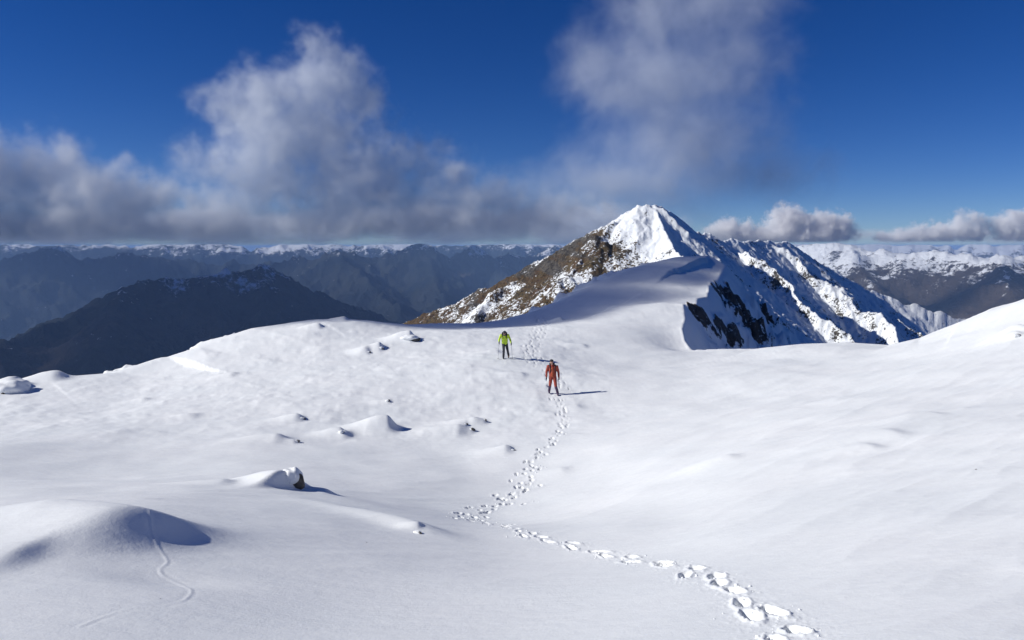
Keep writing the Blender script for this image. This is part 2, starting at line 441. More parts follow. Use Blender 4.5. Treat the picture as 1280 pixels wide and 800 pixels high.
def smooth_path(pts, n=8):
    pts = np.array(pts); out = []
    for i in range(len(pts) - 1):
        p0, p1, p2, p3 = pts[max(i - 1, 0)], pts[i], pts[i + 1], pts[min(i + 2, len(pts) - 1)]
        for t in np.arange(n) / n:
            out.append(.5 * ((2 * p1) + (p2 - p0) * t + (2 * p0 - 5 * p1 + 4 * p2 - p3) * t * t + (3 * p1 - p0 - 3 * p2 + p3) * t ** 3))
    return np.array(out + [pts[-1]])
RUNNEL = smooth_path([P(*t) for t in ((188, 652, 8.9), (192, 664, 8.5), (208, 676, 8.0), (199, 688, 7.6), (226, 700, 7.3), (238, 716, 7.0), (232, 738, 6.6), (205, 752, 6.3), (165, 757, 6.1), (130, 772, 5.8), (100, 800, 5.5))])
def tread(X, Y, Z, RG):
    """footprints with pushed-up rims and crumbled edges, and a narrow runnel, pressed into the sheet"""
    r1 = RG[:, 0]
    def win(cx, cy, w):
        rr0 = math.hypot(cx, cy); rows = np.where(np.abs(r1 - rr0) < w * 1.5)[0]
        if len(rows) == 0: return None
        th0 = math.atan2(cx, cy); ths = np.arctan2(X[rows[0]], Y[rows[0]])
        cols = np.where(np.abs(ths - th0) < w * 1.6 / rr0)[0]
        if len(cols) == 0: return None
        return slice(rows[0], rows[-1] + 1), slice(cols[0], cols[-1] + 1)
    hole = np.zeros_like(Z); rim = np.zeros_like(Z)
    for qx, qy, an, la, wa, dep in PRINTS:
        w = win(qx, qy, .7)
        if w is None: continue
        x, y = X[w], Y[w]; xx, yy = x - qx, y - qy
        c_, s_ = math.cos(an), math.sin(an)
        u, v = xx * c_ + yy * s_, -xx * s_ + yy * c_
        e = np.sqrt((u / la) ** 2 + (v / wa) ** 2) + .28 * perlin(x * 9, y * 9, 91) + .12 * perlin(x * 25, y * 25, 92)
        hole[w] = np.maximum(hole[w], dep * .75 * (1 - sstep(.6, 1.15, e)) * (.85 + .3 * perlin(x * 7, y * 7, 93)))
        rim[w] = np.maximum(rim[w], .013 * np.exp(-((e - 1.4) / .3) ** 2) * (.7 + 1.3 * np.abs(perlin(x * 13, y * 13, 95))) + .014 * np.maximum(perlin(x * 24, y * 24, 97) - .2, 0) * np.exp(-(e / 3.0) ** 2) * 2)
    Z += np.where(hole > .02, -hole, rim - hole)
    m = (RG < 12) & (RG > 4) & (X < 0)
    dd, _, _ = poly_near(X[m], Y[m], RUNNEL)
    Z[m] += .004 * np.exp(-(dd / .016) ** 2) * (.6 + .8 * np.abs(perlin(X[m] * 4, Y[m] * 4, 8))) - .003 * np.exp(-((dd - .035) / .025) ** 2) * (.6 + .6 * perlin(X[m] * 3, Y[m] * 3, 4))
    return Z

def ground_z(x, y):
    z, *_ = near_height(np.array([float(x)]), np.array([float(y)]))
    return float(z[0])

# ------------------------------------------------------------------ mountain: height function
def PL(*a): return [P(*q) for q in a]
RIDGES = [  # polylines with slope left / right of travel
    (PL((820, 256, 449), (800, 255, 451), (780, 263, 455), (750, 283, 460), (715, 300, 468), (690, 320, 476), (665, 329, 485), (640, 345, 492), (620, 352, 500), (560, 380, 520), (510, 402, 535), (430, 440, 560)), .80, .9),
    (PL((808, 254, 450), (822, 260, 444), (830, 282, 425), (842, 305, 405), (852, 322, 380), (868, 334, 300), (880, 332, 200), (884, 332, 140)), 1.12, .95),
    (PL((808, 254, 450), (828, 258, 458), (850, 274, 478), (866, 289, 490), (880, 289, 502), (905, 298, 525), (935, 299, 555), (965, 301, 590), (985, 303, 610), (1010, 318, 622), (1045, 338, 632), (1080, 360, 640), (1110, 370, 645), (1160, 382, 650), (1200, 394, 655), (1290, 430, 660)), .8, .80),
    (PL((905, 298, 525), (935, 316, 498), (960, 333, 475), (1000, 368, 440), (1040, 400, 415), (1090, 440, 390)), .98, 1.35),
    (PL((866, 289, 490), (890, 322, 450), (925, 372, 400), (960, 440, 350)), 1.0, 1.3),
    (PL((965, 301, 590), (1010, 330, 555), (1060, 366, 520), (1110, 410, 480), (1140, 445, 455)), .98, 1.35),
    (PL((1080, 360, 640), (1130, 400, 590), (1170, 430, 560)), .95, 1.2),
    (PL((780, 264, 455), (745, 300, 430), (705, 345, 408), (670, 400, 385)), .78, .85),
    (PL((715, 300, 468), (690, 335, 448), (650, 372, 428), (610, 420, 410)), .78, .85),
    (PL((665, 329, 485), (640, 360, 466), (600, 392, 452), (570, 430, 440)), .78, .85),
    (PL((620, 352, 500), (590, 385, 485), (550, 420, 470)), .78, .85)]
def peak_height(x, y):
    z = np.full(x.shape, -1e9); k0 = None
    warp_x = x + 8 * fbm(x * .018, y * .018, 5, 81, .6); warp_y = y + 8 * fbm(x * .018, y * .018, 5, 88, .6)
    top = np.full(x.shape, -1e9)
    for i, (pl, a, b_) in enumerate(RIDGES):
        wq = .12 if i < 3 else 1.0
        h = ridge_height(x + (warp_x - x) * wq, y + (warp_y - y) * wq, pl, a, b_)
        z = smax(z, h, 2.0) if i else h
    rr = ridged(x * .028, y * .028, 6, 71, .55)
    z = z + 2.0 * rr + .55 * ridged(x * .15, y * .15, 4, 76, .62)
    return z

# ------------------------------------------------------------------ build the snow field (fine near the camera)
TH = np.concatenate([np.linspace(-math.pi, -.70, 60)[:-1], np.linspace(-.70, .70, 900), np.linspace(.70, math.pi, 60)[1:]])
def radii(r0, r1, k): return list(np.exp(np.arange(math.log(r0), math.log(r1), k)))
RR = np.array(radii(.5, 4, .03) + radii(4, 30, .0047) + radii(30, 125, .0062) + radii(125, 210, .014) + [210.0])
TT, RG = np.meshgrid(TH, RR)
TT = TT[:, ::-1]; RG = RG[:, ::-1]
X, Y = RG * np.sin(TT), RG * np.cos(TT)
Z, ins, dd, sl = near_height(X, Y)
Z = tread(X, Y, Z, RG)
far = (RG > 100) & ~ins
pk = np.full(Z.shape, -1e9); pk[RG > 100] = peak_height(X[RG > 100], Y[RG > 100])
Z = np.where(far, np.maximum(Z, pk - 3 * (1 - sstep(100, 135, RG))), Z)
cliffm = sstep(1.05, 1.2, sl) * (1 - ins)
rk = cliffm * sstep(.3, 2.5, dd) * (.10 + .30 * sstep(.15, .7, fbm(X * .10 + Y * .04, Z * .16 - Y * .05, 4, 33, .6)))
rk = np.where(ins, 0, rk + .12 * (1 - cliffm) * sstep(3, 12, dd))
# dark outcrops standing out of the shaded wall
OUTC = [(893, 362, 92, 2.2), (876, 402, 72, 2.6), (884, 414, 71, 2.6), (868, 390, 72, 2.0), (915, 378, 96, 3.2), (930, 392, 96, 5.5), (934, 408, 92, 4.6), (945, 428, 86, 3.2), (913, 420, 80, 3.0), (922, 425, 80, 3.0), (968, 372, 124, 4.5), (980, 395, 120, 4.5), (992, 410, 118, 4.5), (955, 388, 110, 3.5), (910, 372, 90, 2.4)]
X, Y, Z = X.copy(), Y.copy(), Z.copy()
PXg = 640 + F * X / np.maximum(Y * CP - Z * SP, 1e-3); PYg = 400 - F * (Y * SP + Z * CP) / np.maximum(Y * CP - Z * SP, 1e-3)
del PXg, PYg
rk = np.minimum(rk, .45)
for px_, py_, Y_, rad in OUTC:
    # the outcrop sits where its sight line meets the wall: found on the surface itself
    q = P(px_, py_, 1.0)
    t = np.linspace(55, 300, 700); zz, i_, *_ = near_height(t * q[0], t * 1.0, False)
    hit = np.where((zz > t * q[2]) & ~i_)[0]
    if len(hit) == 0: continue
    tt = t[hit[0]]; rad = rad * tt / Y_
    ax_ = np.abs(X - tt * q[0]) < 12; d2 = np.full(X.shape, 9.0); d2[ax_] = np.sqrt((X[ax_] - tt * q[0]) ** 2 + ((Y[ax_] - tt) * .6) ** 2 + (Z[ax_] - tt * q[2]) ** 2) / (rad * .62)
    n_ = np.zeros(X.shape); n_[ax_] = fbm(X[ax_] * .45 + Z[ax_] * .3, Z[ax_] * .5 - Y[ax_] * .2, 4, int(px_)) * 1.0
    m_ = (1 - sstep(.55, 1.15, d2 + n_)) * (~ins)
    rk = np.maximum(rk, m_ * .66)
    Z += m_ * (.12 * rad) * (1 + .6 * ridged(X * .5, Y * .5, 3, 5)) * .8
me = grid_mesh('snow_field', X, Y, Z, {'rock': rk}, M_SNOW)
snow_o = link(bpy.data.objects.new('snow_ground', me)); tag(snow_o, kind='structure')
del X, Y, Z, TT, RG, pk

# ------------------------------------------------------------------ build the mountain
th = np.linspace(math.atan((400 - 640) / F), math.atan((1420 - 640) / F), 760)
rr_ = np.array(radii(190, 330, .006) + radii(330, 560, .0022) + radii(560, 720, .0035) + radii(720, 1600, .02))
TT, RG = np.meshgrid(th, rr_)
TT = TT[:, ::-1]
X, Y = RG * np.sin(TT), RG * np.cos(TT)
Z = peak_height(X, Y)
gy = np.gradient(Z, axis=0) / np.gradient(RG, axis=0)
gx = np.gradient(Z, axis=1) / (RG * np.gradient(TT, axis=1))
slope = np.hypot(gx, gy)
# how much rock and turf shows: the low left-hand face is mostly bare, the summit cone mostly white
xs = 640 + F * X / Y
faceleft = 1 - sstep(0, 18, X - (P(842, 305, 405)[0] + (Y - 405) * -.05))      # west of the arete
n1 = fbm(X * .022, Y * .022, 5, 51, .6); n2 = fbm(X * .03 + Z * .02, Z * .05, 4, 57, .6)
alt = sstep(20, -22, Z)
pxp = 640 + F * X / (Y * CP - Z * SP); pyp = 400 - F * (Y * SP + Z * CP) / (Y * CP - Z * SP)
band = np.clip((X - P(752, 380, 400)[0]) / 12 + (Z - 9) / 14, -3, 3)      # white field below the summit, right of a slanting line
dr1, _, _ = poly_near(X, Y, [p[:2] for p in RIDGES[0][0]])
n3 = ridged(X * .05 + Z * .02, Y * .02 + Z * .012, 4, 61)
rockL = .38 + .26 * alt + .42 * n1 + .22 * (slope - .8) + .10 * n3 - .34 * sstep(.1, 2.2, band) + .24 * np.exp(-((dr1 - 9) / 10) ** 2) * (X < P(806, 262, 452)[0])
del pxp, pyp
left_tail = sstep(P(620, 350, 500)[0], P(520, 350, 520)[0], X)
rockL = rockL - .12 * left_tail
rockR = .21 + .22 * n1 + .20 * (slope - .9) + .05 * sstep(0, 1, n2)
rock = faceleft * rockL + (1 - faceleft) * rockR
turf = np.clip(faceleft * (.25 + .45 * alt + .9 * n2), 0, 1)
me = grid_mesh('mountain', X, Y, Z - 0.5 * (RG < 205), {'rock': rock, 'turf': turf}, M_PEAK)
tag(link(bpy.data.objects.new('mountain_peak', me)), kind='structure')

# ------------------------------------------------------------------ far ranges round a deep valley
FAR = [  # (polyline, slope left, slope right, roughness)
    (PL((-120, 470, 3000), (-20, 425, 3400), (60, 398, 3800), (110, 378, 4100), (150, 357, 4300), (200, 347, 4500), (260, 340, 4700), (335, 334, 5000), (375, 356, 5300), (410, 372, 5600), (480, 392, 6000)), .55, .55, 1),
    (PL((150, 357, 4300), (140, 400, 3700), (110, 440, 3200), (60, 490, 2700)), .55, .6, .8),
    (PL((335, 334, 5000), (330, 380, 4400), (320, 430, 3800)), .55, .6, .8),
    (PL((-300, 325, 9000), (-60, 322, 9200), (20, 325, 9300), (60, 305, 9300), (100, 326, 9400), (160, 312, 9600), (240, 326, 10000), (330, 326, 10000)), .5, .5, 1.3),
    (PL((330, 326, 9000), (380, 324, 8800), (422, 309, 8700), (455, 319, 8700), (500, 311, 8800), (530, 300, 9000), (560, 316, 9200), (590, 305, 9400), (620, 320, 9500), (650, 318, 9600), (700, 306, 10000), (800, 312, 10500)), .6, .6, 1.3),
    (PL((422, 316, 8700), (460, 350, 7600), (500, 385, 6800)), .55, .6, 1),
    (PL((530, 308, 9000), (545, 345, 7900), (560, 380, 7000), (580, 420, 6200)), .55, .6, 1),
    (PL((620, 322, 9500), (640, 350, 8300), (640, 390, 7200)), .55, .6, 1),
    (PL((900, 325, 7000), (960, 308, 6800), (1000, 306, 6600), (1028, 300, 6500), (1045, 296, 6400), (1065, 306, 6200), (1090, 313, 6000), (1150, 314, 5600), (1200, 318, 5400), (1250, 319, 5200), (1330, 322, 5100), (1500, 330, 5000)), .5, .42, 1),
    (PL((1065, 306, 6200), (1075, 335, 5400), (1110, 375, 4700), (1140, 420, 4200)), .5, .5, .8),
    (PL((1250, 319, 5200), (1260, 350, 4500), (1270, 390, 4000)), .5, .5, .8),
    (PL((800, 330, 11000), (900, 306, 12000), (1000, 300, 12500), (1100, 299, 13000), (1180, 302, 13000), (1300, 299, 13000), (1500, 305, 13000)), .5, .5, 1.5),
    (PL((-500, 303, 13000), (-100, 304, 13200), (60, 298, 13200), (160, 304, 13000), (260, 296, 13000), (320, 306, 13000), (380, 298, 13000), (460, 305, 13000), (500, 299, 13200), (560, 306, 13000), (640, 297, 13000), (720, 305, 13000), (800, 298, 12500)), .5, .5, 1.5)]
def far_height(x, y):
    r = np.hypot(x, y)
    z = np.full(x.shape, -1250.0)
    wx = x + 90 * fbm(x * .0011, y * .0011, 4, 5); wy = y + 90 * fbm(x * .0011, y * .0011, 4, 9)
    for pl, a, b_, rg in FAR:
        z = smax(z, ridge_height(wx * .35 + x * .65, wy * .35 + y * .65, pl, a, b_), 45.0)
    hills = -700 + 380 * ridged(x * .00016, y * .00016, 6, 14) + 260 * sstep(12000, 26000, r)
    z = np.maximum(z, np.where(r > 11500, hills, -1250))
    # our own massif seen from outside: flanks below the snow field
    z = np.maximum(z, -330 - .62 * np.maximum(r - 500, 0))
    z = z + (46 + 30 * sstep(6000, 9000, r)) * ridged(x * .0019, y * .0019, 7, 25, .55) * sstep(-1250, -1000, z) * sstep(1500, 3500, r)
    z = np.where(z > 0, 38 * np.tanh(z / 60), z)
    return np.minimum(z, np.where(r < 2500, -330, 300))
thf = np.concatenate([np.linspace(-math.pi, -.75, 70)[:-1], np.linspace(-.75, .75, 760), np.linspace(.75, math.pi, 70)[1:]])
rf = np.array(radii(620, 2600, .03) + radii(2600, 13500, .0062) + radii(13500, 60000, .03))
TT, RG = np.meshgrid(thf, rf)
TT = TT[:, ::-1]
X, Y = RG * np.sin(TT), RG * np.cos(TT)
Z = far_height(X, Y)
rightside = sstep(1000, 2600, X)
snowline = -45 - 145 * rightside - 90 * (1 - rightside) * (Y < 6200) + 60 * fbm(X * .0006, Y * .0006, 3, 8)
snow = .85 * sstep(-200, 210, Z - snowline) * (1 + .5 * np.clip(fbm(X * .00045 + 3, Y * .0003, 3, 77), -1, 1) * (1 - rightside))
warm = .15 + .35 * np.exp(-((X + 2000) / 450) ** 2) * (Y < 5200) + .75 * rightside + .35 * fbm(X * .0008, Y * .0008, 3, 99) * (1 - rightside)
me = grid_mesh('mountain_ranges', X, Y, Z, {'snow': snow, 'warm': warm}, M_RANGE)
tag(link(bpy.data.objects.new('valley_terrain', me)), kind='structure')
del X, Y, Z, TT, RG

# ------------------------------------------------------------------ solid shapes
def empty(name, loc, rz=0):
    o = link(bpy.data.objects.new(name, None)); o.location = loc; o.rotation_euler = (0, 0, rz); o.empty_display_size = .2
    return o

def cap_rings(bm, p0, p1, r0, r1, seg=14):
    """tapered capsule between two points"""
    p0, p1 = Vector(p0), Vector(p1); ax = (p1 - p0)
    L = max(ax.length, 1e-5); ax.normalize()
    q = ax.to_track_quat('Z', 'Y')
    prof = []
    for k in range(5):
        a = math.pi / 2 * (1 - k / 4)
        prof.append((-math.sin(a) * r0, math.cos(a) * r0))
    for k in range(5):
        a = math.pi / 2 * (k / 4)
        prof.append((L + math.sin(a) * r1, math.cos(a) * r1))
    rings = []
    for z, r in prof:
        rings.append([bm.verts.new(p0 + q @ Vector((max(r, 1e-4) * math.cos(2 * math.pi * i / seg), max(r, 1e-4) * math.sin(2 * math.pi * i / seg), z))) for i in range(seg)])
    for a, b_ in zip(rings[:-1], rings[1:]):
        for i in range(seg):
            bm.faces.new((a[i], a[(i + 1) % seg], b_[(i + 1) % seg], b_[i]))
    bm.faces.new(rings[0][::-1]); bm.faces.new(rings[-1])

def ell(bm, c, r, rot=(0, 0, 0)):
    M = Matrix.Translation(c) @ Matrix.Rotation(rot[2], 4, 'Z') @ Matrix.Rotation(rot[1], 4, 'Y') @ Matrix.Rotation(rot[0], 4, 'X') @ Matrix.Diagonal((*r, 1))
    bmesh.ops.create_icosphere(bm, subdivisions=3, radius=1, matrix=M)

def form(name, items, mat, parent=None, voxel=.014, smooth=3, kind=None):
    """one continuous skin over capsules and ellipsoids"""
    bm = bmesh.new()
    for it in items:
        if len(it) == 4: cap_rings(bm, *it)
        else: ell(bm, *it)
    me = bpy.data.meshes.new(name); bm.to_mesh(me); bm.free(); me.materials.append(mat)
    for p in me.polygons: p.use_smooth = True
    o = link(bpy.data.objects.new(name, me), parent)
    if voxel:
        md = o.modifiers.new('skin', 'REMESH'); md.mode = 'VOXEL'; md.voxel_size = voxel; md.use_smooth_shade = True
        if smooth:
            ms = o.modifiers.new('soften', 'SMOOTH'); ms.iterations = smooth; ms.factor = .5
    return o

def fingers(hand, side, down, palm_r=.036):
    """palm, four curled fingers and a thumb of a gloved hand; down = direction the fingers hang"""
    h = Vector(hand); d = Vector(down).normalized(); acr = Vector((0, 1, 0)); inw = Vector((-side, 0, 0))
    it = [(h - d * .03, h + d * .045, .030, palm_r)]
    for k, ln in enumerate((.058, .068, .062, .048)):
        b0 = h + d * .05 + acr * (-.030 + .020 * k)
        m1 = b0 + d * ln * .5 + inw * .008
        m2 = m1 + (d * .6 + inw * .7).normalized() * ln * .5
        it += [(b0, m1, .0115, .0105), (m1, m2, .0105, .009)]
    t0 = h - acr * .028; t1 = t0 + (d * .5 - acr * .8).normalized() * .035; t2 = t1 + (d * .8 + inw * .5).normalized() * .03
    it += [(t0, t1, .014, .0125), (t1, t2, .0125, .010)]
    return it

M_SKIN = plain('tanned_skin', (.42, .24, .17), .5)
M_BLACK = plain('black_fabric', (.018, .018, .022), .8)
M_DARK = plain('charcoal_fabric', (.035, .036, .045), .85, .2)
M_ORANGE = plain('orange_red_shell_fabric', (.30, .042, .02), .6, .3, 14, .25)
M_ORANGE2 = plain('bright_orange_fabric', (.46, .085, .025), .6, .3, 14, .2)
M_LIME = plain('lime_shell_fabric', (.50, .68, .03), .55, .3, 14, .2)
M_PLUM = plain('dark_plum_fabric', (.055, .03, .075), .7, .2)
M_NAVY = plain('navy_fabric', (.02, .025, .075), .8)
M_METAL = plain('grey_pole_metal', (.25, .26, .28), .35)
M_EYE = plain('eye_dark', (.02, .015, .012), .2)
M_LIP = plain('lip', (.32, .12, .10), .5)

def hiker(px, py, Yd, J, cols, label):
    """J: joints in metres, figure frame (x right in view, y away, z up)"""
    base = P(px, py, Yd); bx, by = base[0], base[1]
    gz = ground_z(bx, by)
    root = empty('person', (bx, by, gz)); tag(root, label, 'person')
    def foot(p): return Vector((p[0], p[1], p[2] + ground_z(bx + p[0], by + p[1]) - gz))
    fl, fr = foot(J['foot_l']), foot(J['foot_r'])
    hip, chest, neck, head = (Vector(J[k]) for k in ('hip', 'chest', 'neck', 'head'))
    fwd = Vector(J.get('face', (0, -1, 0))).normalized(); up = Vector(J.get('crown', (0, 0, 1))).normalized(); sd = up.cross(fwd).normalized()
    def arm(s): return [Vector(J[k + s]) for k in ('sh_', 'el_', 'ha_')]
    body = [(hip, chest, .115, .125), (chest, neck, .10, .055), (neck, head, .052, .055), (head + up * .02, (.075, .09, .085)), (head - up * .05 + fwd * .02, (.058, .07, .06)),
            (head + fwd * .085 - up * .005, head + fwd * .10 - up * .02, .010, .013)]
    for q in (-1, 1): body.append((head + sd * q * .076, (.014, .022, .030)))
    for s, f in (('l', fl), ('r', fr)):
        a, b_, c = arm(s); k = Vector(J['kn_' + s]); h0 = hip + Vector((-.09 if s == 'l' else .09, 0, -.02))
        body += [(chest, a, .07, .05), (a, b_, .045, .036), (b_, c, .036, .026), (h0, k, .08, .055), (k, f + Vector((0, 0, .08)), .055, .038), (f + Vector((0, .03, .05)), f + Vector((0, -.11, .035)), .036, .03)]
    form('body', body, M_SKIN, root, .012, 2)
    for q in (-1, 1): form('eye', [(head + fwd * .083 + sd * q * .03 + up * .012, (.013, .010, .009))], M_EYE, root, None)
    form('mouth', [(head + fwd * .086 - up * .052, (.022, .010, .007))], M_LIP, root, None)
    # jacket: torso, hem, collar and both sleeves
    jk = [(hip + Vector((-.05, 0, -.04)), chest + Vector((-.06, 0, 0)), .125, .135), (hip + Vector((.05, 0, -.04)), chest + Vector((.06, 0, 0)), .125, .135), (chest, neck - up * .02, .15, .072)]
    for s in 'lr':
        a, b_, c = arm(s); e = b_ + (c - b_) * .86
        jk += [(chest + Vector((0, 0, .03)), a, .105, .078), (a, b_, .076, .062), (b_, e, .062, .046)]
    form('jacket', jk, cols['jacket'], root, .014, 3)
    if cols.get('panel'):
        form('front_panel', [(hip + Vector((-.02, -.075, .0)), chest + Vector((-.02, -.085, .02)), .07, .075)], cols['panel'], root, .014, 3)
    form('belt', [(hip + Vector((-.06, -.0, .10)) , (.135, .142, .024)), (hip + Vector((.06, -.0, .10)), (.135, .142, .024))], cols['belt'], root, .012, 1)
    tr = [(hip + Vector((-.04, 0, -.02)), hip + Vector((.04, 0, -.02)), .125, .125)]
    for s, f in (('l', fl), ('r', fr)):
        k = Vector(J['kn_' + s]); h0 = hip + Vector((-.085 if s == 'l' else .085, 0, -.03)); sh = k + (f + Vector((0, 0, .08)) - k) * cols['trouser_len']
        tr += [(h0, k, .10, .075), (k, sh, .075, .062)]
        low = [(k + (f + Vector((0, 0, .08)) - k) * cols.get('gaiter_from', .52), f + Vector((0, 0, .10)), .073, .062)]
        form('gaiter', low, cols['gaiter'], root, .012, 2)
        ft = f + Vector((0, 0, .045)); toe = Vector(J.get('toe_' + s, (0, -.17, -.005)))
        form('boot', [(ft + Vector((0, .05, .01)), ft + toe, .05, .044), (ft, ft + Vector((0, 0, .10)), .054, .058)], cols['boot'], root, .010, 2)
        a, b_, c = arm(s)
        g = form('glove', fingers(c, -1 if s == 'l' else 1, J.get('hdir_' + s, (0, -.1, -1))), cols['glove'], root, .0055, 1)
    form('trousers', tr, cols['trousers'], root, .014, 3)
    hat = [(head + up * .055 - fwd * .012, (.094, .108, .078))]
    if cols.get('brim'): hat.append((head + up * .045 + fwd * .09, (.075, .06, .014)))
    form('hat', hat, cols['hat'], root, .009, 2)
    if cols.get('scarf'): form('collar', [(neck - up * .02, neck + up * .035, .092, .082)], cols['scarf'], root, .012, 2)
    return root, gz, (bx, by), J

def pack(r, mat, strapmat, label, sz=1.0):
    root, gz, (bx, by), J = r
    hip, chest, neck = (Vector(J[k]) for k in ('hip', 'chest', 'neck'))
    t = empty('backpack', root.location); tag(t, label, 'backpack')
    bk = Vector((0, .20, 0)); up = (neck - hip).normalized()
    form('pack_body', [(hip + bk + up * .08 + Vector((-.06, 0, 0)), chest + bk + up * .12 + Vector((-.06, 0, 0)), .12 * sz, .115 * sz), (hip + bk + up * .08 + Vector((.06, 0, 0)), chest + bk + up * .12 + Vector((.06, 0, 0)), .12 * sz, .115 * sz)], mat, t, .014, 2)
    form('top_lid', [(chest + bk + up * (.25 * sz) + Vector((-.07, -.01, 0)), chest + bk + up * (.25 * sz) + Vector((.07, -.01, 0)), .085 * sz, .085 * sz)], strapmat, t, .012, 2)
    for s, q in (('l', -1), ('r', 1)):
        a = Vector(J['sh_' + s])
        top = a + Vector((-q * .07, -.02, .085)); mid = chest + Vector((q * .105, -.145, -.0)); low = hip + Vector((q * .135, -.09, .16))
        form('shoulder_strap', [(chest + bk + up * .15 + Vector((q * .09, -.05, 0)), top, .026, .028), (top, mid, .028, .026), (mid, low, .026, .02)], strapmat, t, .009, 1)
    return t

def pole(root, hand, tip, label, group):
    h, t = Vector(root.location) + Vector(hand), Vector(root.location) + Vector(tip)
    t.z = ground_z(t.x, t.y) - .03
    e = empty('trekking_pole', t); tag(e, label, 'trekking pole')
    v = h - t; u = v.normalized()
    form('shaft', [(u * .0, v - u * .02, .008, .010)], M_METAL, e, None)
    form('grip', [(v - u * .06, v + u * .09, .018, .020)], M_BLACK, e, None)
    form('basket', [(u * .09, (.045, .045, .008))], M_BLACK, e, None)

r1 = hiker(690, 492, 36.7, dict(hip=(.03, 0, .93), chest=(.02, .01, 1.27), neck=(-.01, .0, 1.46), head=(-.03, -.04, 1.62),
    sh_l=(-.19, 0, 1.40), el_l=(-.27, .03, 1.12), ha_l=(-.28, -.07, .85), sh_r=(.23, 0, 1.38), el_r=(.31, .05, 1.10), ha_r=(.33, -.08, .82),
    kn_l=(-.10, -.06, .50), foot_l=(-.13, .20, .03), kn_r=(.17, -.14, .47), foot_r=(.27, -.16, 0)),
    dict(jacket=M_ORANGE, panel=M_ORANGE2, belt=M_ORANGE, trousers=M_ORANGE, trouser_len=.2, gaiter_from=.18, gaiter=M_PLUM, boot=M_PLUM, glove=M_BLACK, hat=M_BLACK),
    'person in orange red jacket and trousers with dark knit hat and plum gaiters walking downhill')
pack(r1, M_ORANGE2, M_BLACK, 'black strapped orange backpack worn by the walker in orange red', .85)
r2 = hiker(631, 446, 44.5, dict(hip=(0, .06, .92), chest=(-.01, -.04, 1.24), neck=(-.01, -.12, 1.42), head=(-.01, -.22, 1.53), face=(-.1, -.75, -.6), crown=(0, -.45, .85),
    sh_l=(-.22, -.06, 1.38), el_l=(-.33, -.06, 1.12), ha_l=(-.33, -.28, .98), sh_r=(.20, -.06, 1.38), el_r=(.32, -.02, 1.10), ha_r=(.38, -.20, .90),
    kn_l=(-.06, -.12, .50), foot_l=(-.08, -.12, 0), kn_r=(.16, .0, .50), foot_r=(.22, .28, .06), toe_r=(0, -.14, -.05)),
    dict(jacket=M_LIME, belt=M_BLACK, trousers=M_DARK, trouser_len=.9, gaiter=M_DARK, boot=M_BLACK, glove=M_BLACK, hat=M_DARK, scarf=M_NAVY, brim=True),
    'person in lime green jacket and charcoal trousers bowed forward over two trekking poles')
pack(r2, M_NAVY, M_BLACK, 'dark bulky backpack riding high on the person in the lime green jacket', 1.05)
pole(r2[0], (-.33, -.30, .95), (-.40, -.42, 0), 'thin trekking pole on the sunlit left side of the lime green walker', None)
pole(r2[0], (.38, -.22, .87), (.46, -.10, 0), 'thin trekking pole on the shaded right side of the lime green walker', None)

# ------------------------------------------------------------------ stones poking out of the snow, each with its own cap of snow
M_CAP = M_SNOW
def stone(px, py, Yd, size, label, capf=.6, seed=0, rz=0.0, name='stone', sink=.3, capshift=(-.55, .1), capdrop=.35, capk=1.0, big=None):
    big = name == 'boulder'
    q = P(px, py, Yd); t = np.linspace(Yd * .7, Yd * 1.35, 300); u = P(px, py, 1.0)
    zz, *_ = near_height(t * u[0], t)
    hit = np.where(zz > t * u[2])[0]; Yh = t[hit[0]] if len(hit) else Yd
    x, y = u[0] * Yh, Yh; z = ground_z(x, y)
    if not big: size = tuple(k_ * f_ for k_, f_ in zip(size, (.42, .55, .7)))
    rs = random.Random(seed)
    bm = bmesh.new(); bmesh.ops.create_icosphere(bm, subdivisions=4, radius=1)
    planes = [(Vector((rs.gauss(0, 1), rs.gauss(0, 1), rs.gauss(0, .8))).normalized(), rs.uniform(.55, .8)) for _ in range(11)]
    for v in bm.verts:
        p = v.co.copy()
        for n_, d_ in planes:
            k = p.dot(n_) - d_
            if k > 0: p -= n_ * k * .92
        nz = perlin(np.array([p.x * 3 + seed]), np.array([p.y * 3 + p.z * 4]))[0]
        p *= 1 + .10 * nz
        v.co = Vector((p.x * size[0], p.y * size[1], p.z * size[2]))
    me = bpy.data.meshes.new(name); bm.to_mesh(me); bm.free(); me.materials.append(M_ROCK)
    root = empty(name, (x, y, z - sink * size[2]), rz)
    link(bpy.data.objects.new('rock', me), root)
    if capf:
        bm = bmesh.new(); bmesh.ops.create_icosphere(bm, subdivisions=4, radius=1)
        for v in bm.verts:
            nz = perlin(np.array([v.co.x * 1.7 + seed * 3]), np.array([v.co.y * 1.7 + v.co.z]))[0]
            v.co = Vector((v.co.x * size[0] * 1.12 * capk + capshift[0] * size[0], v.co.y * size[1] * 1.15 + capshift[1] * size[1], v.co.z * size[2] * capf + size[2] * (.62 - capdrop))) * (1 + .16 * nz)
        me = bpy.data.meshes.new('snow_cap'); bm.to_mesh(me); bm.free(); me.materials.append(M_CAP)
        for p in me.polygons: p.use_smooth = True
        link(bpy.data.objects.new('snow_cap', me), root)
    return tag(root, label, 'rock')

